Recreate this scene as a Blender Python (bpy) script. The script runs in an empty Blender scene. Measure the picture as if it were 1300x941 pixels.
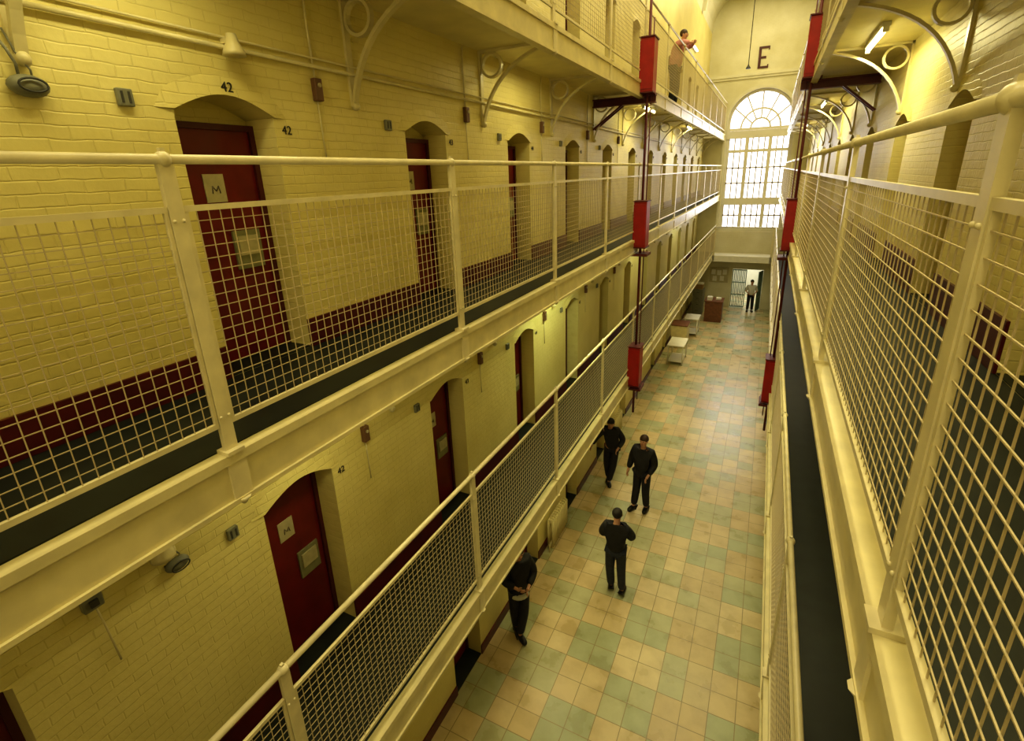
import bpy, bmesh, math, random
from mathutils import Vector, Matrix, Euler
random.seed(7)
S=bpy.context.scene; C=S.collection
PI=math.pi
# ---------------------------------------------------------------- camera geometry
RX=Vector((0.8945,-0.1078,0.4339)); RY=Vector((0.4458,0.2887,-0.8473)); RZ=Vector((-0.0340,0.9513,0.3064))
RX.normalize(); RY=(RY-RX*RY.dot(RX)).normalized(); RZ=RX.cross(RY)
def ray(px,py):
    c=Vector((px-650,426-py,-631)); return Vector((c.dot(RX),c.dot(RY),c.dot(RZ)))
def hitx(px,py,x): r=ray(px,py); return r*(x/r.x)
def hitz(px,py,z): r=ray(px,py); return r*(z/r.z)
cam=bpy.data.cameras.new('camera'); co=bpy.data.objects.new('camera',cam); C.objects.link(co)
co.matrix_world=Matrix((RX,RY,RZ)).to_4x4()
cam.sensor_width=36; cam.lens=36*631/1300; cam.shift_y=-(470.5-426)/1300
cam.clip_start=0.02; S.camera=co
S.view_settings.view_transform='Standard'
try: S.view_settings.look='Medium High Contrast'
except Exception as ex: print('look',ex)
S.view_settings.exposure=-0.05
# ---------------------------------------------------------------- levels
XL,XR=-2.3,0.43          # railing lines
WL,WR=-3.24,1.38         # cell walls
ZG,ZB,ZA,ZC=-7.05,-4.16,-1.28,1.54
YS,YE=-5.0,28.0
ZT=6.0
# ---------------------------------------------------------------- materials
def mat(name,col,rough=.5,metal=0,emit=0,noise=0,nscale=6,bump=0,spec=.5,ecol=None):
    m=bpy.data.materials.new(name); m.use_nodes=True; n=m.node_tree.nodes; l=m.node_tree.links
    b=n['Principled BSDF']; b.inputs['Base Color'].default_value=(*col,1); b.inputs['Roughness'].default_value=rough
    b.inputs['Metallic'].default_value=metal; b.inputs['Specular IOR Level'].default_value=spec
    if emit:
        b.inputs['Emission Color'].default_value=(*(ecol or col),1); b.inputs['Emission Strength'].default_value=emit
    if noise or bump:
        tc=n.new('ShaderNodeTexCoord'); nz=n.new('ShaderNodeTexNoise'); nz.inputs['Scale'].default_value=nscale; nz.inputs['Detail'].default_value=5
        l.new(tc.outputs['Object'],nz.inputs['Vector'])
        if noise:
            r=n.new('ShaderNodeValToRGB'); r.color_ramp.elements[0].position=.3; r.color_ramp.elements[1].position=.7
            r.color_ramp.elements[0].color=(*[c*(1-noise) for c in col],1); r.color_ramp.elements[1].color=(*[min(1,c*(1+noise*.4)) for c in col],1)
            l.new(nz.outputs['Fac'],r.inputs['Fac']); l.new(r.outputs['Color'],b.inputs['Base Color'])
        if bump:
            bp=n.new('ShaderNodeBump'); bp.inputs['Strength'].default_value=bump; bp.inputs['Distance'].default_value=.01
            l.new(nz.outputs['Fac'],bp.inputs['Height']); l.new(bp.outputs['Normal'],b.inputs['Normal'])
    return m
def brick_mat(name,col,axis):
    m=mat(name,col,.42,spec=.35); n=m.node_tree.nodes; l=m.node_tree.links; b=n['Principled BSDF']
    tc=n.new('ShaderNodeTexCoord'); sx=n.new('ShaderNodeSeparateXYZ'); cb=n.new('ShaderNodeCombineXYZ')
    l.new(tc.outputs['Object'],sx.inputs[0]); l.new(sx.outputs[axis],cb.inputs[0]); l.new(sx.outputs['Z'],cb.inputs[1])
    nz0=n.new('ShaderNodeTexNoise'); nz0.inputs['Scale'].default_value=9; l.new(tc.outputs['Object'],nz0.inputs['Vector'])
    mx=n.new('ShaderNodeMixRGB'); mx.inputs[0].default_value=.02; l.new(cb.outputs[0],mx.inputs[1]); l.new(nz0.outputs['Color'],mx.inputs[2])
    br=n.new('ShaderNodeTexBrick'); br.inputs['Scale'].default_value=1; br.inputs['Brick Width'].default_value=.19; br.inputs['Row Height'].default_value=.064
    br.inputs['Mortar Size'].default_value=.006; br.inputs['Mortar Smooth'].default_value=1
    l.new(mx.outputs[0],br.inputs['Vector'])
    nz=n.new('ShaderNodeTexNoise'); nz.inputs['Scale'].default_value=14; nz.inputs['Detail'].default_value=6; l.new(tc.outputs['Object'],nz.inputs['Vector'])
    mm=n.new('ShaderNodeMath'); mm.operation='MULTIPLY_ADD'; mm.inputs[1].default_value=-.6; l.new(br.outputs['Fac'],mm.inputs[0]); l.new(nz.outputs['Fac'],mm.inputs[2])
    bp=n.new('ShaderNodeBump'); bp.inputs['Strength'].default_value=.5; bp.inputs['Distance'].default_value=.008
    l.new(mm.outputs[0],bp.inputs['Height']); l.new(bp.outputs['Normal'],b.inputs['Normal'])
    nb=n.new('ShaderNodeTexNoise'); nb.inputs['Scale'].default_value=1.1; nb.inputs['Detail'].default_value=5; l.new(tc.outputs['Object'],nb.inputs['Vector'])
    r=n.new('ShaderNodeValToRGB'); e=r.color_ramp.elements; e[0].position=.3; e[1].position=.68
    e[0].color=(col[0]*.84,col[1]*.82,col[2]*.70,1); e[1].color=(*col,1)
    l.new(nb.outputs['Fac'],r.inputs['Fac'])
    m2=n.new('ShaderNodeMixRGB'); m2.blend_type='MULTIPLY'; l.new(r.outputs[0],m2.inputs[1]); m2.inputs[2].default_value=(.95,.94,.90,1); l.new(br.outputs['Fac'],m2.inputs[0])
    l.new(m2.outputs[0],b.inputs['Base Color']); return m
def tile_mat():
    m=mat('floor tiles',(.6,.5,.3),.2,spec=.4); n=m.node_tree.nodes; l=m.node_tree.links; b=n['Principled BSDF']
    tc=n.new('ShaderNodeTexCoord')
    def fl(s):
        d=n.new('ShaderNodeVectorMath'); d.operation='DIVIDE'; d.inputs[1].default_value=(s,s,1); l.new(tc.outputs['Object'],d.inputs[0])
        f=n.new('ShaderNodeVectorMath'); f.operation='FLOOR'; l.new(d.outputs[0],f.inputs[0]); return f
    T=.34
    big=fl(T*2); small=fl(T)
    w2=n.new('ShaderNodeTexWhiteNoise'); w2.noise_dimensions='2D'; l.new(big.outputs[0],w2.inputs['Vector'])
    w1=n.new('ShaderNodeTexWhiteNoise'); w1.noise_dimensions='2D'; l.new(small.outputs[0],w1.inputs['Vector'])
    sx=n.new('ShaderNodeSeparateXYZ'); l.new(big.outputs[0],sx.inputs[0])
    ad=n.new('ShaderNodeMath'); l.new(sx.outputs[0],ad.inputs[0]); l.new(sx.outputs[1],ad.inputs[1])
    md=n.new('ShaderNodeMath'); md.operation='PINGPONG'; md.inputs[1].default_value=1; l.new(ad.outputs[0],md.inputs[0])
    a1=n.new('ShaderNodeMath'); a1.operation='MULTIPLY'; a1.inputs[1].default_value=.42; l.new(md.outputs[0],a1.inputs[0])
    a2=n.new('ShaderNodeMath'); a2.operation='MULTIPLY_ADD'; a2.inputs[1].default_value=.40; l.new(w2.outputs['Value'],a2.inputs[0]); l.new(a1.outputs[0],a2.inputs[2])
    a3=n.new('ShaderNodeMath'); a3.operation='MULTIPLY_ADD'; a3.inputs[1].default_value=.12; l.new(w1.outputs['Value'],a3.inputs[0]); l.new(a2.outputs[0],a3.inputs[2])
    r=n.new('ShaderNodeValToRGB'); r.color_ramp.interpolation='CONSTANT'; cr=r.color_ramp
    cr.elements[0].position=0; cr.elements[0].color=(.60,.48,.26,1); cr.elements[1].position=.16; cr.elements[1].color=(.65,.53,.30,1)
    for p,c in ((.34,(.69,.58,.34)),(.50,(.50,.50,.30)),(.66,(.44,.47,.29)),(.80,(.51,.51,.31)),(.90,(.61,.51,.29))):
        e=cr.elements.new(p); e.color=(*c,1)
    l.new(a3.outputs[0],r.inputs[0])
    br=n.new('ShaderNodeTexBrick'); br.offset=0; br.inputs['Scale'].default_value=1; br.inputs['Brick Width'].default_value=T; br.inputs['Row Height'].default_value=T
    br.inputs['Mortar Size'].default_value=.0055; br.inputs['Mortar Smooth'].default_value=.1; l.new(tc.outputs['Object'],br.inputs['Vector'])
    nz=n.new('ShaderNodeTexNoise'); nz.inputs['Scale'].default_value=3; nz.inputs['Detail'].default_value=7; l.new(tc.outputs['Object'],nz.inputs['Vector'])
    rr=n.new('ShaderNodeValToRGB'); rr.color_ramp.elements[0].position=.3; rr.color_ramp.elements[0].color=(.78,.76,.70,1); rr.color_ramp.elements[1].position=.62; rr.color_ramp.elements[1].color=(1,1,1,1)
    l.new(nz.outputs['Fac'],rr.inputs[0])
    m1=n.new('ShaderNodeMixRGB'); m1.blend_type='MULTIPLY'; m1.inputs[0].default_value=1; l.new(r.outputs[0],m1.inputs[1]); l.new(rr.outputs[0],m1.inputs[2])
    m2=n.new('ShaderNodeMixRGB'); m2.inputs[2].default_value=(.30,.24,.13,1); l.new(br.outputs['Fac'],m2.inputs[0]); l.new(m1.outputs[0],m2.inputs[1])
    l.new(m2.outputs[0],b.inputs['Base Color'])
    bp=n.new('ShaderNodeBump'); bp.inputs['Strength'].default_value=.3; bp.inputs['Distance'].default_value=.004; bp.invert=True
    l.new(br.outputs['Fac'],bp.inputs['Height']); l.new(bp.outputs['Normal'],b.inputs['Normal'])
    rm=n.new('ShaderNodeMapRange'); rm.inputs[3].default_value=.18; rm.inputs[4].default_value=.42; l.new(nz.outputs['Fac'],rm.inputs[0]); l.new(rm.outputs[0],b.inputs['Roughness'])
    return m
M={}
M['wall']=brick_mat('painted brick',(.81,.72,.32),'Y')
M['wallend']=brick_mat('painted brick end',(.74,.71,.53),'X')
M['plaster']=mat('cream plaster',(.80,.72,.37),.5,noise=.12,nscale=3,bump=.15)
M['pale']=mat('pale plaster',(.72,.69,.52),.6,noise=.1,nscale=2,bump=.1)
M['cream']=mat('cream gloss paint',(.73,.65,.36),.32,noise=.16,nscale=5,bump=.08)
M['rail']=mat('pale rail paint',(.74,.66,.40),.28,noise=.14,nscale=8)
M['wire']=mat('pale wire paint',(.55,.46,.27),.45)
M['lino']=mat('dark green lino',(.014,.020,.016),.5,noise=.4,nscale=4)
M['skirt']=mat('dark red gloss',(.10,.009,.008),.35,noise=.3,nscale=7)
M['door']=mat('dark red door',(.17,.010,.009),.35,noise=.25,nscale=5)
M['doorframe']=mat('door frame red',(.08,.009,.008),.4)
M['red']=mat('red metal',(.36,.010,.008),.4,noise=.2,nscale=6)
M['dred']=mat('dark red metal',(.11,.010,.009),.45,noise=.2,nscale=6)
M['grey']=mat('grey metal',(.22,.22,.16),.5,noise=.2,nscale=12)
M['dgrey']=mat('dark grey',(.05,.05,.045),.5)
M['brown']=mat('brown box',(.16,.08,.04),.5)
M['card']=mat('card',(.52,.47,.28),.6,noise=.15,nscale=15)
M['hatch']=mat('hatch',(.26,.26,.14),.5,noise=.2,nscale=12)
M['ink']=mat('black ink',(.02,.02,.02),.6)
M['faint']=mat('faded ink',(.16,.13,.09),.6)
M['ered']=mat('sign red',(.07,.012,.008),.5)
M['white']=mat('white paint',(.78,.76,.66),.4,noise=.06,nscale=6)
M['frame']=mat('window paint',(.72,.69,.56),.5)
M['tube']=mat('tube glow',(1,.95,.6),.5,emit=9,ecol=(1,.93,.55))
M['tubeg']=mat('green tube glow',(.8,1,.6),.5,emit=9,ecol=(.88,1,.62))
M['wood']=mat('brown desk wood',(.20,.08,.035),.45,noise=.3,nscale=9)
M['cardboard']=mat('cardboard',(.36,.24,.11),.7,noise=.2,nscale=9)
M['paper']=mat('paper',(.8,.78,.68),.7,noise=.1)
M['gate']=mat('green grey gate',(.16,.24,.19),.45)
M['tile']=tile_mat()
M['skin']=mat('skin',(.55,.30,.19),.5,noise=.1,nscale=20)
M['black']=mat('black cloth',(.012,.012,.015),.75,noise=.4,nscale=18,bump=.3)
M['navy']=mat('dark trousers',(.014,.014,.022),.8,noise=.3,nscale=15,bump=.3)
M['jean']=mat('dark denim',(.03,.035,.05),.8,noise=.3,nscale=25,bump=.3)
M['shirtw']=mat('white shirt',(.60,.60,.55),.7,bump=.2)
M['pink']=mat('pink red shirt',(.60,.27,.27),.7,noise=.2,nscale=12,bump=.2)
M['hair']=mat('dark hair',(.012,.009,.007),.6,noise=.4,nscale=60,bump=.5)
M['hairb']=mat('brown hair',(.06,.03,.015),.6,noise=.4,nscale=60,bump=.5)
M['shoe']=mat('black shoe',(.01,.01,.01),.3)
M['eye']=mat('eye',(.02,.015,.01),.3)
M['lip']=mat('lip',(.35,.13,.10),.5)
def glassmat():
    m=bpy.data.materials.new('window glass'); m.use_nodes=True; n=m.node_tree.nodes; l=m.node_tree.links
    n.remove(n['Principled BSDF']); t=n.new('ShaderNodeBsdfTransparent'); t.inputs[0].default_value=(.95,.93,1,1)
    tr=n.new('ShaderNodeBsdfGlossy'); tr.inputs['Roughness'].default_value=.1
    mx=n.new('ShaderNodeMixShader'); mx.inputs[0].default_value=.06; l.new(t.outputs[0],mx.inputs[1]); l.new(tr.outputs[0],mx.inputs[2]); l.new(mx.outputs[0],n['Material Output'].inputs[0]); return m
M['glass']=glassmat()
# ---------------------------------------------------------------- builders
class MB:
    def __init__(s): s.v=[]; s.f=[]; s.sm=[]
    def box(s,lo,hi,rot=None,piv=None):
        i=len(s.v)
        for x in (lo[0],hi[0]):
            for y in (lo[1],hi[1]):
                for z in (lo[2],hi[2]):
                    p=Vector((x,y,z))
                    if rot is not None: p=piv+rot@(p-piv)
                    s.v.append(p)
        for f in ((0,1,3,2),(4,6,7,5),(0,4,5,1),(2,3,7,6),(0,2,6,4),(1,5,7,3)): s.f.append([i+k for k in f]); s.sm.append(False)
        return s
    def quad(s,*p):
        i=len(s.v); s.v+= [Vector(q) for q in p]; s.f.append(list(range(i,i+len(p)))); s.sm.append(False); return s
    def tube(s,pts,r,n=8,closed=False,smooth=True,radii=None):
        pts=[Vector(p) for p in pts]; N=len(pts); base=len(s.v); prev=None
        for k in range(N):
            if closed: d=pts[(k+1)%N]-pts[k-1]
            else: d=pts[min(k+1,N-1)]-pts[max(k-1,0)]
            d.normalize()
            if prev is None:
                a=Vector((0,0,1)) if abs(d.z)<.9 else Vector((1,0,0)); u=d.cross(a).normalized()
            else: u=(prev-d*prev.dot(d)).normalized()
            prev=u; w=d.cross(u); rr=radii[k] if radii else r
            for j in range(n):
                a=2*PI*(j+.5)/n; s.v.append(pts[k]+u*math.cos(a)*rr+w*math.sin(a)*rr)
        for k in range(N if closed else N-1):
            a=base+k*n; b=base+((k+1)%N)*n
            for j in range(n): s.f.append([a+j,a+(j+1)%n,b+(j+1)%n,b+j]); s.sm.append(smooth)
        if not closed:
            s.f.append([base+j for j in range(n)][::-1]); s.sm.append(False)
            s.f.append([base+(N-1)*n+j for j in range(n)]); s.sm.append(False)
        return s
    def ribbon(s,pts,w,t,closed=False):   # planar curve in xz, width w along y, thickness t
        N=len(pts); base=len(s.v)
        for k in range(N):
            a=pts[(k+1)%N] if closed else pts[min(k+1,N-1)]; b=pts[k-1] if closed else pts[max(k-1,0)]
            dx,dz=a[0]-b[0],a[1]-b[1]; L=math.hypot(dx,dz); nx,nz=-dz/L*t/2,dx/L*t/2
            x,z=pts[k]
            for sx,sy in ((1,1),(1,-1),(-1,-1),(-1,1)): s.v.append(Vector((x+nx*sx,w/2*sy,z+nz*sx)))
        for k in range(N if closed else N-1):
            a=base+k*4; b=base+((k+1)%N)*4
            for j in range(4): s.f.append([a+j,a+(j+1)%4,b+(j+1)%4,b+j]); s.sm.append(False)
        return s
    def sphere(s,c,r,n=12,m=8,sc=(1,1,1),zmin=-1):
        base=len(s.v); c=Vector(c); rows=[]
        for i in range(m+1):
            t=PI*i/m
            rows.append([len(s.v)+j for j in range(n)])
            for j in range(n):
                a=2*PI*j/n; z=max(math.cos(t),zmin)
                s.v.append(c+Vector((math.sin(t)*math.cos(a)*r*sc[0],math.sin(t)*math.sin(a)*r*sc[1],z*r*sc[2])))
        for i in range(m):
            for j in range(n): s.f.append([rows[i][j],rows[i+1][j],rows[i+1][(j+1)%n],rows[i][(j+1)%n]]); s.sm.append(True)
        return s
    def lathe(s,c,prof,n=16):
        base=len(s.v); c=Vector(c)
        for r,z in prof:
            for j in range(n):
                a=2*PI*j/n; s.v.append(c+Vector((r*math.cos(a),r*math.sin(a),z)))
        for k in range(len(prof)-1):
            for j in range(n):
                a=base+k*n; b=a+n; s.f.append([a+j,a+(j+1)%n,b+(j+1)%n,b+j]); s.sm.append(True)
        return s
    def mesh(s,name,m):
        me=bpy.data.meshes.new(name); me.from_pydata([tuple(v) for v in s.v],[],s.f)
        me.polygons.foreach_set('use_smooth',s.sm)
        bm=bmesh.new(); bm.from_mesh(me); bmesh.ops.remove_doubles(bm,verts=bm.verts,dist=1e-6); bmesh.ops.recalc_face_normals(bm,faces=bm.faces); bm.to_mesh(me); bm.free()
        me.materials.append(M[m] if isinstance(m,str) else m); me.update(); return me
    def build(s,name,m,parent=None,bevel=0,**k):
        return put(name,s.mesh(name,m),parent,bevel=bevel,**k)
def put(name,me,parent=None,loc=(0,0,0),rot=(0,0,0),bevel=0):
    o=bpy.data.objects.new(name,me); C.objects.link(o); o.location=loc; o.rotation_euler=rot
    if parent: o.parent=parent
    if bevel:
        b=o.modifiers.new('bevel','BEVEL'); b.width=bevel; b.segments=2; b.limit_method='ANGLE'
    return o
def tag(o,label,cat,group=None):
    o['label']=label; o['category']=cat
    if group: o['group']=group
    return o
def struct(o): o['kind']='structure'; return o
def thing(name,label,cat,loc=(0,0,0),rz=0,group=None):
    o=bpy.data.objects.new(name,None); C.objects.link(o); o.location=loc; o.rotation_euler=(0,0,rz); o.empty_display_size=.1
    return tag(o,label,cat,group)
def textmesh(txt,size,m,ext=.002):
    cu=bpy.data.curves.new('t','FONT'); cu.body=txt; cu.size=size; cu.extrude=ext; cu.align_x='CENTER'; cu.align_y='CENTER'
    o=bpy.data.objects.new('t',cu); C.objects.link(o); dg=bpy.context.evaluated_depsgraph_get(); dg.update()
    me=bpy.data.meshes.new_from_object(o.evaluated_get(dg)); bpy.data.objects.remove(o); me.materials.clear(); me.materials.append(M[m]); return me
# ---------------------------------------------------------------- cell walls with arched openings
OW=.70; DH=1.66; SPR=1.73; CRN=1.84; RD=.30
def arcz(t,spr=SPR,crn=CRN): return spr+(crn-spr)*math.sin(PI*t)
def cell_wall(name,x,side,doors):
    mb=MB(); d=-side*RD; zs=[ZG,ZB,ZA,ZC]; N=10
    edges=[YS]
    for y in doors: edges+=[y,y+OW]
    edges.append(YE)
    for i in range(0,len(edges),2): mb.quad((x,edges[i],ZG),(x,edges[i+1],ZG),(x,edges[i+1],ZT),(x,edges[i],ZT))
    for y in doors:
        for li,z in enumerate(zs):
            zn=zs[li+1] if li<3 else ZT
            for k in range(N):
                ta,tb=k/N,(k+1)/N; ya,yb=y+OW*ta,y+OW*tb; za,zb=z+arcz(ta),z+arcz(tb)
                mb.quad((x,ya,za),(x,yb,zb),(x,yb,zn),(x,ya,zn))
                mb.quad((x,ya,za),(x,yb,zb),(x+d,yb,zb),(x+d,ya,za))
            mb.quad((x,y,z),(x,y,z+SPR),(x+d,y,z+SPR),(x+d,y,z))
            mb.quad((x,y+OW,z),(x,y+OW,z+SPR),(x+d,y+OW,z+SPR),(x+d,y+OW,z))
            mb.quad((x,y,z+.001),(x,y+OW,z+.001),(x+d,y+OW,z+.001),(x+d,y,z+.001))
    mb.quad((x+d,YS,ZG),(x+d,YE,ZG),(x+d,YE,ZT),(x+d,YS,ZT))
    return struct(mb.build(name,'wall'))
LD=[2.0+2.2*k for k in range(-2,12)]
RDO=[0.9+2.3*k for k in range(-1,12)]
cell_wall('wall_left',WL,1,LD); cell_wall('wall_right',WR,-1,RDO)
leafm=MB().box((0,-.33,.02),(.045,.33,DH)).mesh('door_leaf','door')
fr=MB(); fr.box((0,-.35,0),(.07,-.31,DH+.03)); fr.box((0,.31,0),(.07,.35,DH+.03)); fr.box((0,-.31,DH-.01),(.07,.31,DH+.03)); framem=fr.mesh('door_frame','doorframe')
sillm=MB().box((0.0,-.349,.002),(RD-.002,.349,.010)).mesh('threshold','lino')
cardm=MB().box((.045,-.10,1.17),(.053,.05,1.36)).mesh('notice_card','card')
mk=MB()
for a,b in (((-.05,1.23),(-.045,1.28)),((-.045,1.28),(-.022,1.245)),((-.022,1.245),(.0,1.28)),((.0,1.28),(.006,1.23))):
    mk.tube([(.055,a[0],a[1]),(.055,b[0],b[1])],.004,4)
markm=mk.mesh('card_mark','faint')
hm=MB(); hm.box((.045,.03,.68),(.062,.25,.96)); hatchm=hm.mesh('hatch_plate','hatch')
hs=MB(); hs.box((.062,.06,.78),(.075,.22,.92)); slotm=hs.mesh('hatch_flap','card')
lk=MB(); lk.box((.045,-.30,.80),(.075,-.23,.95)); lk.tube([(.075,-.265,.88),(.11,-.265,.88),(.11,-.265,.80)],.012,6); lockm=lk.mesh('lock','dgrey')
hood=MB(); N=12
for k in range(N):
    ta,tb=k/N,(k+1)/N
    ya,yb=-.35+.7*ta,-.35+.7*tb; Ya,Yb=-.46+.92*ta,-.46+.92*tb
    za,zb=arcz(ta),arcz(tb); Za,Zb=arcz(ta)+.075+.045*math.sin(PI*ta),arcz(tb)+.075+.045*math.sin(PI*tb)
    if k==0: Za=za
    if k==N-1: Zb=zb
    hood.quad((.018,ya,za),(.018,yb,zb),(.0,Yb,Zb),(.0,Ya,Za)); hood.quad((.018,ya,za),(.018,yb,zb),(0,yb,zb),(0,ya,za))
hoodm=hood.mesh('arch_hood','wall')
num_cache={}
dn=0
def door(x,side,y,z,num=None):
    global dn; dn+=1
    xx=x-side*(RD-.001)
    o=bpy.data.objects.new('door_%d'%dn,None); C.objects.link(o); o.location=(xx,y+OW/2,z); o.rotation_euler=(0,0,0 if side>0 else PI); struct(o)
    put('door_leaf',leafm,o); put('door_frame',framem,o); put('threshold',sillm,o)
    put('arch_hood',hoodm,o,loc=(RD,0,0))
    put('notice_card',cardm,o); put('card_mark',markm,o)
    h=put('hatch_plate',hatchm,o); put('hatch_flap',slotm,h); put('lock',lockm,o)
    if num:
        if num not in num_cache: num_cache[num]=textmesh(str(num),.085,'ink')
        R=(PI/2,0,PI/2)
        put('door_number',num_cache[num],o,loc=(RD+.004,OW/2+.10,1.65),rot=R)
        if num==42 and z==ZA: put('door_number',num_cache[num],o,loc=(RD+.016,.02,CRN+.045),rot=R)
for y in LD:
    k=round((y-2.0)/2.2)
    for z in (ZG,ZB,ZA,ZC):
        if y<-1 : continue
        door(WL,1,y,z,42+k if z in (ZA,ZB) and k>=0 else None)
for y in RDO:
    for z in (ZB,ZA,ZC):
        if y<0: continue
        door(WR,-1,y,z,None)
def skirting(name,x,side,doors,z,h=.2):
    mb=MB(); e=[YS]
    for y in doors: e+=[y,y+OW]
    e.append(YE)
    for i in range(0,len(e),2): mb.box((min(x,x+side*.02),e[i],z+.002),(max(x,x+side*.02),e[i+1],z+h))
    struct(mb.build(name,'skirt'))
for i,z in enumerate((ZG,ZB,ZA,ZC)):
    skirting('baseboard_left' if i==0 else 'baseboard_left.%03d'%i,WL,1,LD,z,.17 if i==0 else .23)
    skirting('baseboard_right' if i==0 else 'baseboard_right.%03d'%i,WR,-1,RDO,z,.34)
struct(MB().box((WL-.3,YS,ZG-.1),(WR+.3,YE+4,ZG)).build('floor','tile'))
wx,wr=-.76,1.44; wzb,wzs=-2.95,2.02
ew=MB(); gx0,gx1,gz=-1.31,.13,-5.0
EX0,EX1=WL-.3,WR+.3
def ebox(x0,x1,z0,z1): ew.box((x0,YE,z0),(x1,YE+.45,z1))
ebox(EX0,gx0,ZG,gz); ebox(gx1,EX1,ZG,gz); ebox(EX0,EX1,gz,wzb); ebox(EX0,wx-wr,wzb,wzs); ebox(wx+wr,EX1,wzb,wzs)
N=24; top=8.3
ew.box((EX0,YE,wzs),(wx-wr,YE+.45,top)); ew.box((wx+wr,YE,wzs),(EX1,YE+.45,top))
for k in range(N):
    a,b=PI-PI*k/N,PI-PI*(k+1)/N
    p=(wx+wr*math.cos(a),wzs+wr*math.sin(a)); q=(wx+wr*math.cos(b),wzs+wr*math.sin(b))
    ew.quad((p[0],YE,p[1]),(q[0],YE,q[1]),(q[0],YE,top),(p[0],YE,top))
    ew.quad((p[0],YE,p[1]),(q[0],YE,q[1]),(q[0],YE+.45,q[1]),(p[0],YE+.45,p[1]))
struct(ew.build('wall_end','wallend'))
struct(MB().box((EX0,YS-.2,ZG),(EX1,YS,top)).build('wall_back','wallend'))
cl=MB(); N=16; cx=(WL+WR)/2; cw=(WR-WL)/2
for k in range(N):
    a,b=PI-PI*k/N,PI-PI*(k+1)/N
    cl.quad((cx+cw*math.cos(a),YS,ZT+1.9*math.sin(a)),(cx+cw*math.cos(b),YS,ZT+1.9*math.sin(b)),(cx+cw*math.cos(b),YE,ZT+1.9*math.sin(b)),(cx+cw*math.cos(a),YE,ZT+1.9*math.sin(a)))
struct(cl.build('ceiling','pale'))
cn=MB(); cn.box((WL,YE-.10,4.02),(WR,YE,4.14)); cn.box((WL,YE-.06,3.92),(WR,YE,4.02)); struct(cn.build('trim_1','pale'))
rb=MB()
for yy in (6,12,18,24):
    for k in range(N):
        a,b=PI-PI*k/N,PI-PI*(k+1)/N
        P=lambda a,r,y:(cx+(cw-r)*math.cos(a),y,ZT+(1.9-r)*math.sin(a))
        rb.quad(P(a,.15,yy),P(b,.15,yy),P(b,.15,yy+.25),P(a,.15,yy+.25)); rb.quad(P(a,.15,yy),P(b,.15,yy),P(b,0,yy),P(a,0,yy))
struct(rb.build('trim_2','pale'))
ws=MB(); pts=[(wx-wr-.08,wzb)]+[(wx+(wr+.08)*math.cos(PI-PI*k/24),wzs+(wr+.08)*math.sin(PI-PI*k/24)) for k in range(25)]+[(wx+wr+.08,wzb)]
ws.ribbon(pts,.10,.14)
o=struct(ws.build('trim_3','pale')); o.location=(0,YE-.03,0)
win=bpy.data.objects.new('window_1',None); C.objects.link(win); win.location=(wx,YE+.2,0); struct(win)
fm=MB()
pts=[(-wr+.05,wzb+.04)]+[((wr-.05)*math.cos(PI-PI*k/24),wzs+(wr-.05)*math.sin(PI-PI*k/24)) for k in range(25)]+[(wr-.05,wzb+.04)]
fm.ribbon(pts,.14,.13,closed=True)
for z,t in ((1.50,.34),(-1.62,.34)): fm.box((-wr,-.12,z-t/2),(wr,.1,z+t/2))
for x in (-.50,.50): fm.box((x-.08,-.10,wzb),(x+.08,.08,wzs-.35))
fm.build('window_frame','frame',win)
gb=MB()
for i in range(11):
    x=-wr+2*wr*(i+.5)/11; gb.box((x-.03,-.03,wzb),(x+.03,.02,1.45))
gb.box((-wr,-.06,.68),(wr,.04,.82))
for z in (-2.3,-.75,-.03): gb.box((-wr,-.03,z-.035),(wr,.02,z+.035))
gb.box((-wr,-.04,1.68),(wr,.02,1.80))
for r in (.42,.85): gb.ribbon([(r*math.cos(PI-PI*k/16),1.78+r*math.sin(PI-PI*k/16)) for k in range(17)],.06,.08)
for k in range(1,6):
    a=PI*k/6
    e=(1.38*math.cos(a),wzs+1.38*math.sin(a)); s0=(.42*math.cos(a),1.78+.42*math.sin(a))
    gb.tube([(s0[0],0,s0[1]),(e[0],0,e[1])],.045,4,smooth=False)
gb.build('glazing_bars','frame',win)
gp=MB(); gp.quad(*[(x,.06,z) for x,z in pts]); gp.build('glass_pane','glass',win)
ld=thing('cross_landing','pale cross landing spanning the hall below the tall arched window','landing',(0,26.8,ZB))
MB().box((XL+.02,0,-.30),(XR-.02,1.19,-.02)).build('slab','white',ld)
MB().box((XL+.02,0.03,-.02),(XR-.02,1.19,0)).build('walking_surface','pale',ld)
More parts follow.
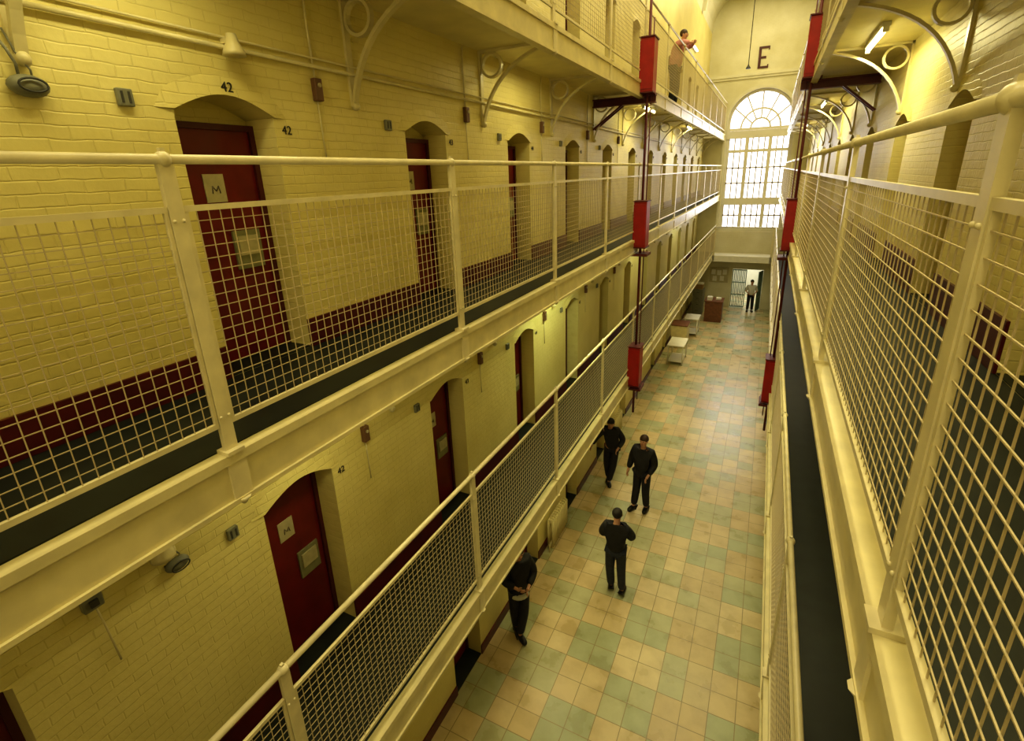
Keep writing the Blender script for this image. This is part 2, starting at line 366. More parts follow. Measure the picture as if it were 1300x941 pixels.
# ---------------------------------------------------------------- galleries
br=MB()
br.box((0,-.03,-.80),(.025,.03,0)); br.box((0,-.03,-.03),(.90,.03,0))
bz=[]
for k in range(13):
    t=k/12; bz.append(((1-t)**2*.02+2*t*(1-t)*.17+t*t*.88,(1-t)**2*-.80+2*t*(1-t)*-.17+t*t*-.03))
br.ribbon(bz,.05,.028)
br.ribbon([(.165+.125*math.cos(2*PI*k/20),-.165+.125*math.sin(2*PI*k/20)) for k in range(20)],.05,.026,closed=True)
br.sphere((.03,0,-.80),.035,8,6)
bracketm=br.mesh('bracket','cream')
LP=[1.33+2.2*k for k in range(-2,13)]; RP=[1.46+2.3*k for k in range(-2,12)]
names={ZA:'at camera height',ZB:'one storey below the camera',ZC:'overhead on the top storey'}
def gallery(side,z):
    x0,x1=(WL,XL) if side>0 else (XR,WR)
    sd='left' if side>0 else 'right'
    g=thing('gallery_walkway','long dark floored gallery walkway along the %s cell wall %s'%(sd,names[z]),'gallery',(0,0,z))
    MB().box((x0,YS,-.14),(x1,YE,-.012)).build('slab','plaster',g)
    MB().box((x0 if side>0 else x0+.06,YS,-.012),(x1-.06 if side>0 else x1,YE,0)).build('walking_surface','lino',g)
    e=XL if side>0 else XR
    b=MB(); b.box((min(e-side*.045,e+side*.035),YS,-.05),(max(e-side*.045,e+side*.035),YE,.0))
    b.box((min(e-side*.02,e+side*.018),YS,-.25),(max(e-side*.02,e+side*.018),YE,-.05))
    b.box((min(e-side*.06,e+side*.035),YS,-.275),(max(e-side*.06,e+side*.035),YE,-.25))
    b.build('edge_beam','cream',g)
    for y in (LP if side>0 else RP):
        if y<-1: continue
        put('bracket',bracketm,g,loc=(WL if side>0 else WR,y,-.141),rot=(0,0,0 if side>0 else PI))
for z in (ZB,ZA,ZC):
    gallery(1,z); gallery(-1,z)
def panel(L,z0,z1):
    w=MB(); g=.056; n=int(L/g); R=.0027
    for i in range(1,n): y=L*i/n; w.tube([(0.002,y,z0),(0.002,y,z1)],R,4,smooth=False)
    m=int((z1-z0)/g)
    for j in range(1,m): z=z0+(z1-z0)*j/m; w.tube([(-.002,0,z),(-.002,L,z)],R,4,smooth=False)
    f=MB(); c=.03
    f.box((-.010,0,z1-.014),(.010,L,z1+.012)); f.box((-.010,0,z0-.012),(.010,L,z0+.014)); f.box((-.009,0,z0),(.009,.016,z1)); f.box((-.009,L-.016,z0),(.009,L,z1))
    return w.mesh('wire_panel','wire'),f.mesh('panel_frame','rail')
RH=1.395; PZ0,PZ1=.16,1.19
panL=panel(2.2-.07,PZ0,PZ1); panR=panel(2.3-.07,PZ0,PZ1)
pm=MB(); pm.box((-.014,-.032,-.22),(.014,.032,RH-.02)); pm.box((.0,-.050,-.26),(.030,.050,-.02)); pm.box((-.045,-.045,0),(.045,.045,.02))
pm.tube([(.014,0,-.30),(.014,0,-.26)],.03,8,radii=[.012,.040])
pm.sphere((0,0,RH),.034,10,8); pm.box((-.010,-.010,RH),(.010,.010,RH+.045))
for zz in (.20,1.14):
    for yy in (-.02,.02): pm.sphere((.016,yy,zz),.008,6,4)
postm=pm.mesh('post','rail')
def railing(side,z):
    e=XL if side>0 else XR; P=LP if side>0 else RP; sp=2.2 if side>0 else 2.3
    sd='left' if side>0 else 'right'
    g=thing('railing','cream tubular railing with wire mesh panels on the %s gallery %s'%(sd,names[z]),'railing',(e,0,z))
    MB().tube([(0,P[0],RH),(0,YE-.02,RH)],.021,12).build('handrail','rail',g)
    for i,y in enumerate(P):
        if y<-3.2 or y>YE-.1: continue
        put('post',postm,g,loc=(0,y,0),rot=(0,0,0 if side>0 else PI))
        if y+sp<YE-.05:
            q=put('wire_panel',(panL if side>0 else panR)[0],g,loc=(0,y+.035,0)); put('panel_frame',(panL if side>0 else panR)[1],q)
for z in (ZB,ZA,ZC): railing(1,z); railing(-1,z)
g=thing('railing','short cream railing across the far end landing below the arched window','railing',(XL+.04,26.83,ZB))
g.rotation_euler=(0,0,-PI/2)
LW=XR-XL-.08
pe=panel(LW-.08,PZ0,PZ1)
MB().tube([(0,0,RH),(0,LW,RH)],.035,10).build('handrail','white',g)
for y in (.04,LW-.04): put('post',postm,g,loc=(0,y,0))
q=put('wire_panel',pe[0],g,loc=(0,.04,0)); put('panel_frame',pe[1],q)
# ---------------------------------------------------------------- red hoist poles
cab=MB(); cab.box((-.125,-.16,-.20),(.125,.16,.66)); cabm=cab.mesh('cabinet','red')
cabd=MB(); cabd.box((-.11,-.172,-.15),(.11,-.16,.61)); cabdm=cabd.mesh('cabinet_door','red')
cabt=MB(); cabt.box((-.14,-.18,.66),(.14,.18,.68)); cabtm=cabt.mesh('cabinet_top','dred')
cabb=MB(); cabb.box((-.14,-.18,-.22),(.14,.18,-.20)); cabbm=cabb.mesh('cabinet_base','dred')
def redpole(side):
    x=XL+.05 if side>0 else XR+.03; y=10.1 if side>0 else 10.3
    w='left' if side>0 else 'right'
    g=thing('red_pole','tall red pole with stacked red cabinets fixed to the %s gallery railings'%w,'red pole',(x,y,ZG))
    zb=ZB-ZG-.9
    MB().tube([(side*.06,-.1,zb),(side*.06,-.1,5.6-ZG)],.024,8).build('pole','dred',g)
    MB().tube([(side*.12,-.05,zb+.3),(side*.12,-.05,ZC-ZG+1)],.010,6).build('cable_pipe','dred',g)
    for z in (ZB,ZA,ZC):
        c=put('cabinet',cabm,g,loc=(side*.06,-.12,z-ZG+(.06 if z==ZA else 0)),bevel=.01); put('cabinet_door',cabdm,c); put('cabinet_top',cabtm,c); put('cabinet_base',cabbm,c)
    for z in (ZC,):
        b=MB(); zz=z-ZG-.29
        xs=-side*(.98 if side>0 else .90); lo,hi=min(xs,side*.2),max(xs,side*.2)
        b.box((lo,-.07,zz+.05),(hi,.07,zz+.07)); b.box((lo,-.07,zz-.07),(hi,.07,zz-.05)); b.box((lo,-.012,zz-.05),(hi,.012,zz+.05))
        b.build('cross_beam','dred',g)
        for yy in (-.06,.06):
            b=MB(); b.tube([(-side*.40,yy,zz-.06),(xs+side*.02,yy,zz-.46)],.022,4,smooth=False)
            b.build('brace','dred',g)
    for z in (ZA,ZB):
        b=MB(); zz=z-ZG-.30; lo,hi=min(-side*.1,side*.22),max(-side*.1,side*.22)
        b.box((lo,-.24,zz-.025),(hi,.14,zz+.025)); b.build('bracket_plate','dred',g)
redpole(1); redpole(-1)
# ---------------------------------------------------------------- wall fittings on left
def ordn(k): return ['first','second','third','fourth','fifth','sixth','seventh'][k]
plate=MB(); plate.box((0,-.04,-.045),(.03,.04,.045)); platem=plate.mesh('plate_body','grey')
slots=MB()
for yy in (-.018,0.018): slots.box((.03,yy-.006,-.03),(.033,yy+.006,.03))
slotsm=slots.mesh('slot','dgrey')
bb=MB(); bb.box((0,-.035,-.08),(.05,.035,.08)); bbm=bb.mesh('box_body','brown')
bk=MB(); bk.tube([(.05,0,.03),(.062,0,.03)],.016,8); bkm=bk.mesh('button','card')
ev={ZA:'upper',ZB:'lower'}
for z in (ZA,ZB):
    for k in range(5):
        y=2.0+2.2*k
        o=thing('slotted_plate','small grey slotted plate left of the %s visible door on the %s left gallery'%(ordn(k),ev[z]),'wall plate',(WL,y-.26,z+1.76),group='grey plates beside the left cell doors')
        put('plate_body',platem,o,bevel=.006); put('slot',slotsm,o)
        dz=1.96 if z==ZA else 1.86
        o=thing('switch_box','small brown box with conduit right of the %s visible door on the %s left gallery'%(ordn(k),ev[z]),'switch box',(WL,y+1.13,z+dz),group='brown boxes beside the left cell doors')
        put('box_body',bbm,o,bevel=.006); put('button',bkm,o)
        MB().tube([(.015,0,.08),(.015,-.01,.45),(.03,-.02,.70)],.009,6).build('conduit','cream',o)
        MB().tube([(.012,0,-.08),(.012,.01,-.5)],.006,6).build('cable','cream',o)
for z in (ZA,ZB):
    b=MB(); b.tube([(WL+.03,YS,z+2.12),(WL+.03,YE,z+2.12)],.014,8)
    o=tag(b.build('conduit_pipe','cream'),'long cream conduit pipe running above the doors on the %s left wall'%ev[z],'pipe')
    b=MB(); b.tube([(WL+.02,YS,z+2.18),(WL+.02,YE,z+2.18)],.008,6)
    o=tag(b.build('wall_cable','cream'),'thin cream cable just over the conduit pipe on the %s left wall'%ev[z],'cable')
def bulk(px,py,lab,size=1.0):
    p=hitx(px,py,WL+.01); o=thing('wall_lamp',lab,'wall lamp',(WL,p.y,p.z))
    b=MB(); b.sphere((.035,0,0),.075*size,14,8,sc=(.55,1,.62)); b.build('lamp_body','grey',o)
    b=MB(); b.tube([(.07*size+.01,.055*math.cos(2*PI*k/16),.03*math.sin(2*PI*k/16)) for k in range(16)],.005,5,closed=True); b.build('guard_ring','dgrey',o)
    b=MB(); b.box((0,-.06,-.012),(.04,.06,.012)); b.build('mounting_plate','dgrey',o)
    b=MB(); b.tube([(.02,-.02,.03),(.05,-.03,.09),(.05,-.05,.15),(.015,-.06,.2)],.007,6); b.build('cable','grey',o)
    b=MB(); b.tube([(.02,.03,.03),(.05,.02,.07),(.04,-.01,.13),(.015,-.03,.24)],.005,6); b.build('cable','grey',o)
bulk(33,110,'grey oval bulkhead fitting with looped cable at the top left wall',1.1)
bulk(222,714,'small grey oval fitting on the wall left of the lower door 42',1.0)
p=hitx(112,757,WL+.01); o=thing('socket_box','grey square socket box with hanging cable low on the lower left wall','socket box',(WL,p.y,p.z-.02))
MB().box((0,-.05,-.06),(.05,.05,.06)).build('box_body','grey',o,bevel=.008); MB().box((.05,-.02,-.03),(.07,.02,.01)).build('plug','dgrey',o); MB().tube([(.02,.01,-.05),(.03,.02,-.2),(.015,.04,-.5)],.006,6).build('cable','cream',o)
def pot(px,py,lab):
    p=hitx(px,py,WL+.06); o=thing('bell_lamp',lab,'lamp',(WL,p.y,p.z))
    MB().box((0,-.02,.0),(.09,.02,.03)).build('arm','cream',o)
    MB().lathe((.09,0,0),[(.0,.05),(.03,.05),(.04,.0),(.065,-.05),(.07,-.075),(.0,-.07)]).build('lamp_shade','cream',o)
    return o
pot(291,55,'cream bell shaped fitting under the conduit above upper door 42')
pot(200,694,'cream fitting high on the lower wall left of door 42')
def batten(x,y,z,lab,L=1.25,tm='tube',grp=None):
    o=thing('fluorescent_light',lab,'light',(x,y,z),group=grp)
    MB().box((-.04,-L/2,-.045),(.04,L/2,0)).build('housing','white',o,bevel=.005)
    MB().tube([(0,-L/2+.05,-.07),(0,L/2-.05,-.07)],.02,8).build('tube',tm,o)
    for s in (-1,1):
        e=MB(); e.box((-.025,s*(L/2-.02)-.025,-.095),(.025,s*(L/2-.02)+.025,-.045)); e.build('end_cap','white',o)
gt=.142
for k,y in enumerate((7.7,14.6,21.5)): batten(.90,y,ZC-gt,'%s fluorescent tube under the right overhead gallery'%['nearest lit','second lit','farthest lit'][k])
for k,y in enumerate((2.4,7.6,14.2,20.8)): batten(-2.62,y,ZA-gt,'%s fluorescent tube under the left gallery at camera height'%['nearest','second greenish','third','farthest'][k],tm='tubeg' if k==1 else 'tube')  # nearest tube is added to brighten the lower left wall
for k,y in enumerate((12.6,19.0)): batten(-2.7,y,ZC-gt,'%s fluorescent tube under the left overhead gallery'%['nearest','farthest'][k])
for k,y in enumerate((6.0,14.0,22.0)): batten(.92,y,ZA-gt,'%s fluorescent tube under the right gallery at camera height'%['nearest','middle','farthest'][k])
for k,y in enumerate((6.5,13.0,19.5)): batten(-2.7,y,ZB-gt,'%s fluorescent tube under the lowest left gallery'%['nearest','middle','farthest'][k])
o=thing('fluorescent_light','short lit tube on the top left wall beyond the leaning person','light',(WL,22.5,4.4)); 
MB().box((0,-.5,-.04),(.06,.5,.04)).build('housing','white',o); MB().tube([(.09,-.45,0),(.09,.45,0)],.03,8).build('tube','tube',o)
o=thing('pendant_rod_lamp','thin hanging rod ending in a small grey shade before the end wall','pendant lamp',(-1.1,20.0,3.1))
MB().tube([(0,0,.1),(0,0,4.75)],.012,6).build('rod','dgrey',o); MB().lathe((0,0,0),[(.015,.14),(.025,.1),(.07,.03),(.075,0),(.0,.02)]).build('lamp_shade','dgrey',o)
e=MB(); w=.44; h=.90; t=.11
e.box((-w/2,-.03,-h/2),(-w/2+t,0,h/2))
for z0,z1,x1 in ((h/2-.09,h/2,w/2),(-h/2,-h/2+.09,w/2),(-.045,.045,w/2-.12)): e.box((-w/2+t,-.03,z0),(x1,0,z1))
e.box((w/2-.05,-.03,h/2-.15),(w/2,0,h/2-.09)); e.box((w/2-.05,-.03,-h/2+.09),(w/2,0,-h/2+.15))
o=tag(e.build('wall_letter','ered'),'large dark red letter E above the arched window','letter'); o.location=(-.93,YE-.002,4.74)
g=thing('barred_gate','green grey barred gate in the doorway under the far landing','gate',(gx0,YE+.05,ZG))
def gate_leaf(name,x0,x1,y0,y1,n):
    mb=MB(); a=Vector((x0,y0,0)); b=Vector((x1,y1,0))
    for i in range(n+1):
        p=a.lerp(b,i/n); mb.tube([p+Vector((0,0,.03)),p+Vector((0,0,2.02))],.022,6)
    for z in (.05,.7,1.35,2.0): mb.tube([a+Vector((0,0,z)),b+Vector((0,0,z))],.035,4,smooth=False)
    mb.build(name,'gate',g)
gate_leaf('gate_leaf',.03,.66,0,0,8); gate_leaf('gate_leaf',1.41,1.25,0,-.55,7)
v=MB(); v.box((gx0-.6,YE+3.6,ZG),(gx1+.6,YE+3.7,gz+.5)); v.box((gx0-.7,YE+.45,ZG),(gx0-.6,YE+3.7,gz+.5)); v.box((gx1+.6,YE+.45,ZG),(gx1+.7,YE+3.7,gz+.5)); v.box((gx0-.7,YE+.45,gz+.5),(gx1+.7,YE+3.7,gz+.6))
struct(v.build('wall_corridor','pale'))
# ---------------------------------------------------------------- furniture at far left of the ground floor
def table(x,y,w,d,h,m,lab):
    o=thing('table',lab,'table',(x,y,ZG)); MB().box((-w/2,-d/2,h-.035),(w/2,d/2,h)).build('tabletop',m,o,bevel=.006)
    for sx in (-1,1):
        for sy in (-1,1): MB().tube([(sx*(w/2-.05),sy*(d/2-.05),0),(sx*(w/2-.05),sy*(d/2-.05),h-.035)],.022,6).build('leg',m,o)
    MB().box((-w/2+.05,-d/2+.04,.12),(w/2-.05,d/2-.04,.145)).build('shelf',m,o)
table(-2.55,18.9,.62,1.1,.78,'white','white table with a low shelf, nearest below the left gallery')
table(-2.50,22.6,.60,.9,.80,'white','second white table below the left gallery, nearer the desk')
o=thing('desk','dark brown wooden desk at the far end of the tiled floor','desk',(-1.85,25.2,ZG))
MB().box((-.42,-.45,.98),(.42,.45,1.03)).build('desktop','wood',o,bevel=.006)
MB().box((-.38,-.42,0),(.38,.42,.98)).build('body','wood',o)
for s in (-.2,.2): MB().box((s-.17,-.435,.1),(s+.17,-.42,.9)).build('door_panel','wood',o,bevel=.004)
for i,(dx,dy,hh,l) in enumerate(((-.2,-.15,.16,'tall stack of white papers on the left of the brown desk'),(.18,.05,.08,'low stack of white papers on the right of the brown desk'))):
    b=MB()
    for k in range(5): b.box((dx-.11-.006*(k%2),dy-.15,hh*k/5),(dx+.11+.005*(k%3),dy+.15,hh*(k+1)/5-.003 if k<4 else hh))
    q=tag(b.build('paper_stack','paper'),l,'papers'); q.location=(-1.85,25.2,ZG+1.03)
o=thing('notice_board','pale notice board with papers on the end wall left of the gate','notice board',(-1.95,YE-.002,ZG+1.7))
MB().box((-.45,-.03,-.4),(.45,0,.4)).build('board','card',o)
for i,(dx,dz) in enumerate(((-.28,.15),(0,.12),(.27,.16),(-.2,-.2),(.15,-.18))): MB().box((dx-.1,-.038,dz-.13),(dx+.1,-.03,dz+.13)).build('paper_sheet','paper',o)
o=thing('cupboard','low cream cupboard against the ground floor wall between table and desk','cupboard',(-2.75,20.8,ZG))
MB().box((-.3,-.4,0.0),(.3,.4,.95)).build('body','cream',o,bevel=.01); MB().box((.3,-.38,.08),(.315,-.01,.9)).build('door','cream',o); MB().box((.3,.01,.08),(.315,.38,.9)).build('door','cream',o); MB().box((-.32,-.42,.95),(.33,.42,.98)).build('top','wood',o)
o=thing('filing_cabinet','grey filing cabinet against the wall behind the brown desk','filing cabinet',(-2.7,26.2,ZG))
MB().box((-.25,-.3,0),(.25,.3,1.3)).build('body','grey',o,bevel=.01)
for k in range(4):
    d=MB().box((-.22,-.315,.06+.31*k),(.22,-.3,.34+.31*k)).build('drawer','grey',o,bevel=.004); MB().box((-.06,-.335,.22+.31*k),(.06,-.315,.24+.31*k)).build('handle','dgrey',d)
o=thing('storage_box','brown cardboard box lying on top of the filing cabinet','box',(-2.7,26.2,ZG+1.3))
MB().box((-.2,-.2,0),(.2,.2,.24)).build('body','cardboard',o); MB().box((-.21,-.21,.24),(.21,.21,.29)).build('lid','paper',o)
def radiator(y,lab,n=11):
    o=thing('radiator',lab,'radiator',(WL+.13,y,ZG))
    for i in range(n):
        yy=(i-(n-1)/2)*.075
        b=MB(); b.tube([(-.045,yy,.12),(-.045,yy,.68)],.022,8); b.tube([(.045,yy,.12),(.045,yy,.68)],.022,8); b.box((-.045,yy-.012,.64),(.045,yy+.012,.70)); b.box((-.045,yy-.012,.10),(.045,yy+.012,.16)); b.build('column','cream',o)
    MB().tube([(0,-(n/2)*.075,.66),(0,(n/2)*.075,.66)],.018,8).build('pipe','cream',o)
    MB().tube([(0,-(n/2)*.075-.03,0),(0,-(n/2)*.075-.03,.15),(0,(n/2)*.075,.15)],.016,8).build('pipe','cream',o)
    MB().tube([(0,(n/2)*.06,0),(0,(n/2)*.06,.13)],.02,6).build('foot','cream',o)
radiator(7.8,'cream column radiator on the ground floor wall nearest the camera'); radiator(12.2,'cream column radiator on the ground floor wall past the two standing people')
# ---------------------------------------------------------------- people
def skin_mesh(verts,edges,radii,sub=1,flat=1.0):
    me=bpy.data.meshes.new('sk'); bm=bmesh.new(); lay=bm.verts.layers.skin.verify()
    vs=[bm.verts.new(v) for v in verts]
    for e in edges: bm.edges.new((vs[e[0]],vs[e[1]]))
    for i,v in enumerate(vs):
        r=radii[i]; v[lay].radius=(r,r); v[lay].use_root=(i==0)
    bm.to_mesh(me); bm.free()
    o=bpy.data.objects.new('sk',me); C.objects.link(o)
    o.modifiers.new('s','SKIN').use_smooth_shade=True
    s=o.modifiers.new('u','SUBSURF'); s.levels=sub+1; s.render_levels=sub+1
    dg=bpy.context.evaluated_depsgraph_get(); dg.update()
    r=bpy.data.meshes.new_from_object(o.evaluated_get(dg)); bpy.data.objects.remove(o)
    for p in r.polygons: p.use_smooth=True
    return r
BASE=dict(pelvis=(0,0,.95),belly=(0,.01,1.10),chest=(0,0,1.29),nb=(0,-.01,1.44),neck=(0,0,1.50),jaw=(0,.025,1.57),mid=(0,.012,1.645),crown=(0,0,1.70),
 shR=(.18,-.01,1.41),elR=(.24,-.03,1.13),wrR=(.26,.04,.89),shL=(-.18,-.01,1.41),elL=(-.24,-.03,1.13),wrL=(-.26,.04,.89),
 hpR=(.09,0,.90),knR=(.10,.025,.50),anR=(.11,-.02,.09),hpL=(-.09,0,.90),knL=(-.10,.025,.50),anL=(-.11,-.02,.09),toR=None,toL=None)
def person(label,loc,rz,h,pose,top,legs,hair='hair',sleeve=1.0,hem=None,bare=None):
    J={k:(Vector(v) if v else None) for k,v in BASE.items()}
    for k,v in pose.items(): J[k]=Vector(v)
    for s in 'RL':
        if J['to'+s] is None: J['to'+s]=J['an'+s]+Vector((.02 if s=='R' else -.02,.11,-.045))
    root=thing('person',label,'person',loc,rz); k=h/1.76; root.scale=(k,k,k)
    names=['pelvis','belly','chest','nb','neck','jaw','mid','crown','shR','elR','wrR','shL','elL','wrL','hpR','knR','anR','hpL','knL','anL','toR','toL']
    rad=dict(pelvis=.115,belly=.11,chest=.125,nb=.07,neck=.055,jaw=.064,mid=.088,crown=.066,sh=.055,el=.042,wr=.026,hp=.08,kn=.055,an=.032,to=.022)
    V=[J[n] for n in names]; R=[rad.get(n,rad.get(n[:2])) for n in names]
    for s in 'RL':
        d=(J['wr'+s]-J['el'+s]).normalized(); V.append(J['wr'+s]+d*.07); R.append(.03)
    I={n:i for i,n in enumerate(names)}; I['paR']=len(names); I['paL']=len(names)+1
    E=[(I[a],I[b]) for a,b in (('pelvis','belly'),('belly','chest'),('chest','nb'),('nb','neck'),('neck','jaw'),('jaw','mid'),('mid','crown'),('chest','shR'),('shR','elR'),('elR','wrR'),('wrR','paR'),('chest','shL'),('shL','elL'),('elL','wrL'),('wrL','paL'),('pelvis','hpR'),('hpR','knR'),('knR','anR'),('anR','toR'),('pelvis','hpL'),('hpL','knL'),('knL','anL'),('anL','toL'))]
    body=skin_mesh(V,E,R,1)
    fb=MB()
    for s in 'RL':
        d=(J['wr'+s]-J['el'+s]).normalized(); pa=J['wr'+s]+d*.075
        side=d.cross(Vector((1,0,0)) if abs(d.x)<.8 else Vector((0,0,1))).normalized(); nrm=d.cross(side).normalized()
        for i,(off,L) in enumerate(((-.027,.062),(-.009,.074),(.009,.070),(.026,.054))):
            b0=pa+side*off; fb.tube([b0,b0+d*L*.5+nrm*.006,b0+d*L*.82+nrm*.02,b0+d*L+nrm*.036],.009,6,radii=[.010,.009,.008,.006])
        b0=J['wr'+s]+d*.035-side*.022; fb.tube([b0,b0-side*.025+d*.025+nrm*.008,b0-side*.03+d*.055+nrm*.02],.01,6,radii=[.012,.010,.007])
    fm=fb.mesh('f','skin')
    bm=bmesh.new(); bm.from_mesh(body); bm.from_mesh(fm)
    bm.to_mesh(body); bm.free(); body.materials.clear(); body.materials.append(M['skin'])
    for p in body.polygons: p.use_smooth=True; p.material_index=0
    b=put('body',body,root)
    m=J['mid']
    q=MB(); q.sphere(m+Vector((0,.082,-.022)),.018,8,6,sc=(.7,1,1.2)); q.build('nose','skin',root)
    for s in (-1,1):
        MB().sphere(m+Vector((s*.03,.074,.008)),.010,8,6,sc=(1.2,.6,.7)).build('eye','eye',root)
        MB().sphere(m+Vector((s*.080,-.002,-.012)),.024,8,6,sc=(.35,.7,1.1)).build('ear','skin',root)
    MB().sphere(m+Vector((0,.076,-.058)),.016,8,6,sc=(1.4,.5,.35)).build('mouth','lip',root)
    hb=MB(); hb.sphere(m+Vector((0,-.024,.028)),.094,16,12,sc=(.94,1.0,.98),zmin=-.8); ho=hb.build('hair',hair,root)
    V=[J['pelvis']+Vector((0,0,.03)),J['hpR'],J['knR'],J['anR']+Vector((0,0,.015)),J['hpL'],J['knL'],J['anL']+Vector((0,0,.015))]
    tm=skin_mesh(V,[(0,1),(1,2),(2,3),(0,4),(4,5),(5,6)],[.125,.105,.085,.072,.105,.085,.072],1); tm.materials.clear(); tm.materials.append(M[legs]); put('trousers',tm,root)
    zh=Vector((0,0,-.04)) 
    V=[J['chest'],J['belly'],J['pelvis']+zh,J['nb'],J['shR'],J['elR'],J['elR'].lerp(J['wrR'],.92 if sleeve==1 else .1),J['shL'],J['elL'],J['elL'].lerp(J['wrL'],.92 if sleeve==1 else .1),J['nb']+Vector((0,0,.035))]
    sm=skin_mesh(V,[(0,1),(1,2),(0,3),(0,4),(4,5),(5,6),(0,7),(7,8),(8,9),(3,10)],[.18,.17,.175,.10,.10,.078,.056,.10,.078,.056,.068],1); sm.materials.clear(); sm.materials.append(M[top]); put('jacket' if sleeve==1 else 'shirt',sm,root)
    if hem:
        MB().lathe(J['pelvis']+Vector((0,0,-.13)),[(.13,0),(.172,-.01),(.168,.05),(.13,.06)],18).build('shirt_hem',hem,root)
    for s in 'RL':
        a=J['an'+s]; t=J['to'+s]; z0=a.z-.09
        dd=(Vector((t.x,t.y,0))-Vector((a.x,a.y,0))).normalized()
        V=[Vector((a.x,a.y,a.z-.01)),Vector((a.x,a.y,z0+.045))-dd*.04,Vector((a.x,a.y,z0+.045))+dd*.09,Vector((a.x,a.y,z0+.04))+dd*.19]
        sh=skin_mesh(V,[(0,1),(0,2),(2,3)],[.058,.055,.058,.044],1); sh.materials.clear(); sh.materials.append(M['shoe']); put('shoe',sh,root)
    bpy.context.view_layer.update()
    mz=min((o.matrix_world@v.co).z for o in root.children for v in o.data.vertices)
    root.location.z+=loc[2]-mz
    return root
p=hitz(662,800,ZG+.03)
person('person in a black jacket over a white shirt hem, standing beside the left ground wall',(p.x-.02,p.y,ZG),-2.3,1.72,dict(
  chest=(0,-.03,1.28),nb=(0,-.02,1.43),neck=(0,.0,1.49),jaw=(0,.045,1.55),mid=(0,.05,1.62),crown=(0,.045,1.68),
  elR=(.26,.02,1.14),wrR=(.12,.21,1.12),elL=(-.26,.02,1.14),wrL=(-.08,.22,1.08),anL=(.06,.13,.09),knL=(-.03,.12,.50),anR=(.05,-.05,.09)),'black','navy',hem='shirtw')
p=hitz(780,750,ZG+.03)
person('person in a black jumper with folded arms, alone in the middle of the tiled floor',(p.x,p.y,ZG),.1,1.73,dict(
  elR=(.27,.08,1.17),wrR=(.05,.23,1.17),elL=(-.27,.08,1.15),wrL=(-.04,.24,1.12),anR=(.13,-.02,.09),anL=(-.07,.05,.09),jaw=(0,.035,1.57),mid=(0,.03,1.645)),'black','jean')
p=hitz(813,646,ZG+.03)
person('person in a dark suit, arms at sides, facing the one leaning on the wall',(p.x,p.y,ZG),PI-.25,1.83,dict(
  elR=(.26,-.03,1.14),wrR=(.29,.05,.90),elL=(-.24,-.05,1.14),wrL=(-.18,.12,.95),anR=(.13,.06,.09),anL=(-.10,-.05,.09)),'black','navy',hair='hairb')
p=hitz(775,610,ZG+.03)
person('person in a black jacket leaning one outstretched arm on the left wall',(max(p.x,WL+.55),p.y,ZG),PI+.25,1.74,dict(
  pelvis=(-.04,0,.95),belly=(-.02,.02,1.1),chest=(.02,.02,1.28),nb=(.04,.02,1.42),neck=(.045,.03,1.48),jaw=(.03,.08,1.54),mid=(.03,.09,1.61),crown=(.03,.08,1.67),
  shR=(.20,.02,1.40),elR=(.36,.08,1.22),wrR=(.45,.10,1.02),shL=(-.13,.0,1.39),elL=(-.27,-.02,1.14),wrL=(-.15,.16,1.0),anL=(.04,.14,.09),knL=(-.05,.12,.5),anR=(.05,-.03,.09)),'black','navy')
person('distant person in a white shirt and black trousers before the far barred gate',(-.32,27.3,ZG),PI+.1,1.66,dict(
  elR=(.27,-.02,1.16),wrR=(.16,.18,1.05),elL=(-.27,-.02,1.16),wrL=(-.13,.20,1.02)),'shirtw','navy',sleeve=0)
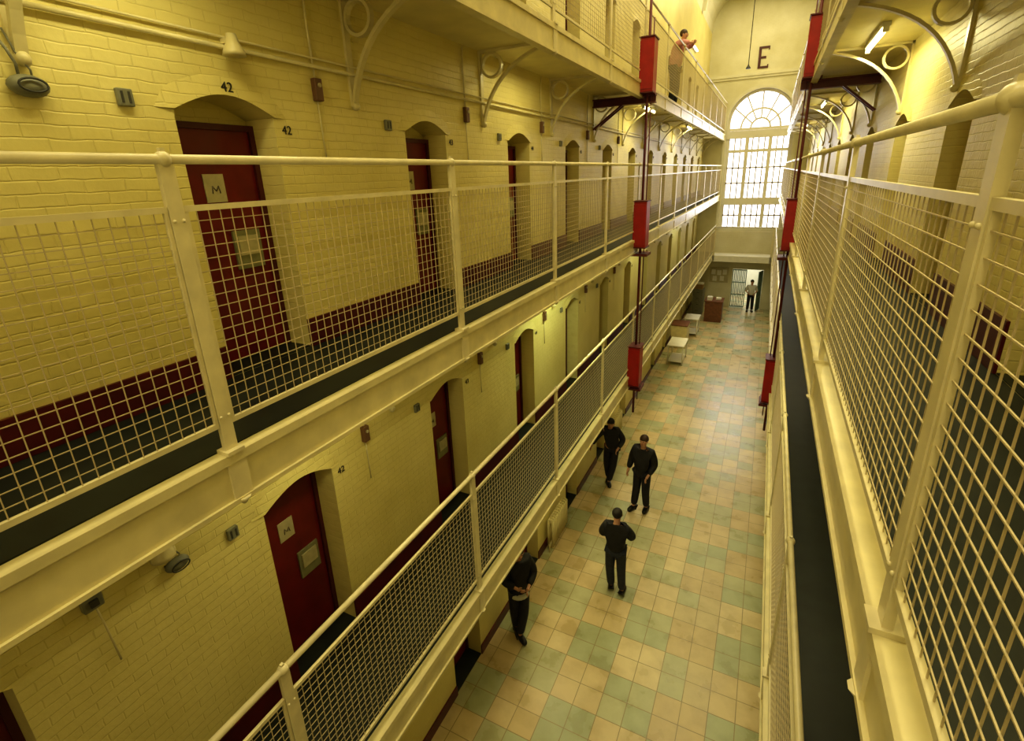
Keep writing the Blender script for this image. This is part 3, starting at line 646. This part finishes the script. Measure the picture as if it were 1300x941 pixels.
person('person in a pinkish red shirt leaning on the top left gallery handrail',(XL-.28,14.9,ZC),-PI/2-.25,1.84,dict(
  chest=(0,.06,1.31),nb=(0,.12,1.46),neck=(0,.15,1.51),jaw=(0,.20,1.56),mid=(0,.20,1.64),crown=(0,.19,1.70),
  shR=(.18,.12,1.43),shL=(-.18,.12,1.43),elR=(.26,.26,1.42),wrR=(.10,.40,1.42),elL=(-.26,.26,1.42),wrL=(-.06,.41,1.43)),'pink','navy',hair='hairb')
# ---------------------------------------------------------------- lights
def area(name,loc,rot,sx,sy,e,col):
    l=bpy.data.lights.new(name,'AREA'); l.shape='RECTANGLE'; l.size=sx; l.size_y=sy; l.energy=e; l.color=col
    o=bpy.data.objects.new(name,l); C.objects.link(o); o.location=loc; o.rotation_euler=rot; return o
WARM=(1,.89,.44)
for i,y in enumerate((-1,8,16,24)): area('skylight',(-.9,y,7.2),(0,0,0),2.4,5,(240,290,280,210)[i],(1,.89,.54))
area('back_fill',(-.9,-4.6,0.9),(PI/2,0,0),2.6,6,78,(1,.87,.46))  # added fill lamp behind the camera; the back wall has no window
area('window_daylight',(wx,YE-.15,.2),(-PI/2,0,0),2.6,5,130,(.97,.95,.92))
def under(x,y,z,e,col,L=1.2):
    area('tube_and_fill_light',(x,y,z),(0,0,0),.12,L,e,col)
for y,e in ((2.2,20),(7.7,28),(14.6,24),(21.5,22)): under(.90,y,ZC-gt-.11,e,WARM)  # nearest lamp has no tube; added to brighten the right cell wall
for y,e in ((1.5,11),(6.5,9),(12.6,14),(19,14)): under(-2.7,y,ZC-gt-.11,e,WARM)  # two nearest are unseen lamps without tubes, put in to light the left wall
for y,e,c in ((2.4,6,WARM),(7.6,22,(.90,1,.56)),(14.2,12,(.95,1,.58)),(20.8,12,(.95,1,.58))): under(-2.62,y,ZA-gt-.11,e,c)  # nearest lamp added as fill for the lower left wall
for y in (6,14,22): under(.92,y,ZA-gt-.11,8,WARM)
for y in (6.5,13,19.5): under(-2.7,y,ZB-gt-.11,10,WARM)
area('corridor_lamp',(-.6,YE+2,gz+.4),(0,0,0),1.5,1.5,55,(.95,.97,1))
w=bpy.data.worlds.new('w'); S.world=w; w.use_nodes=True; bg=w.node_tree.nodes['Background']; bg.inputs[0].default_value=(.95,.93,1,1); bg.inputs[1].default_value=3.2
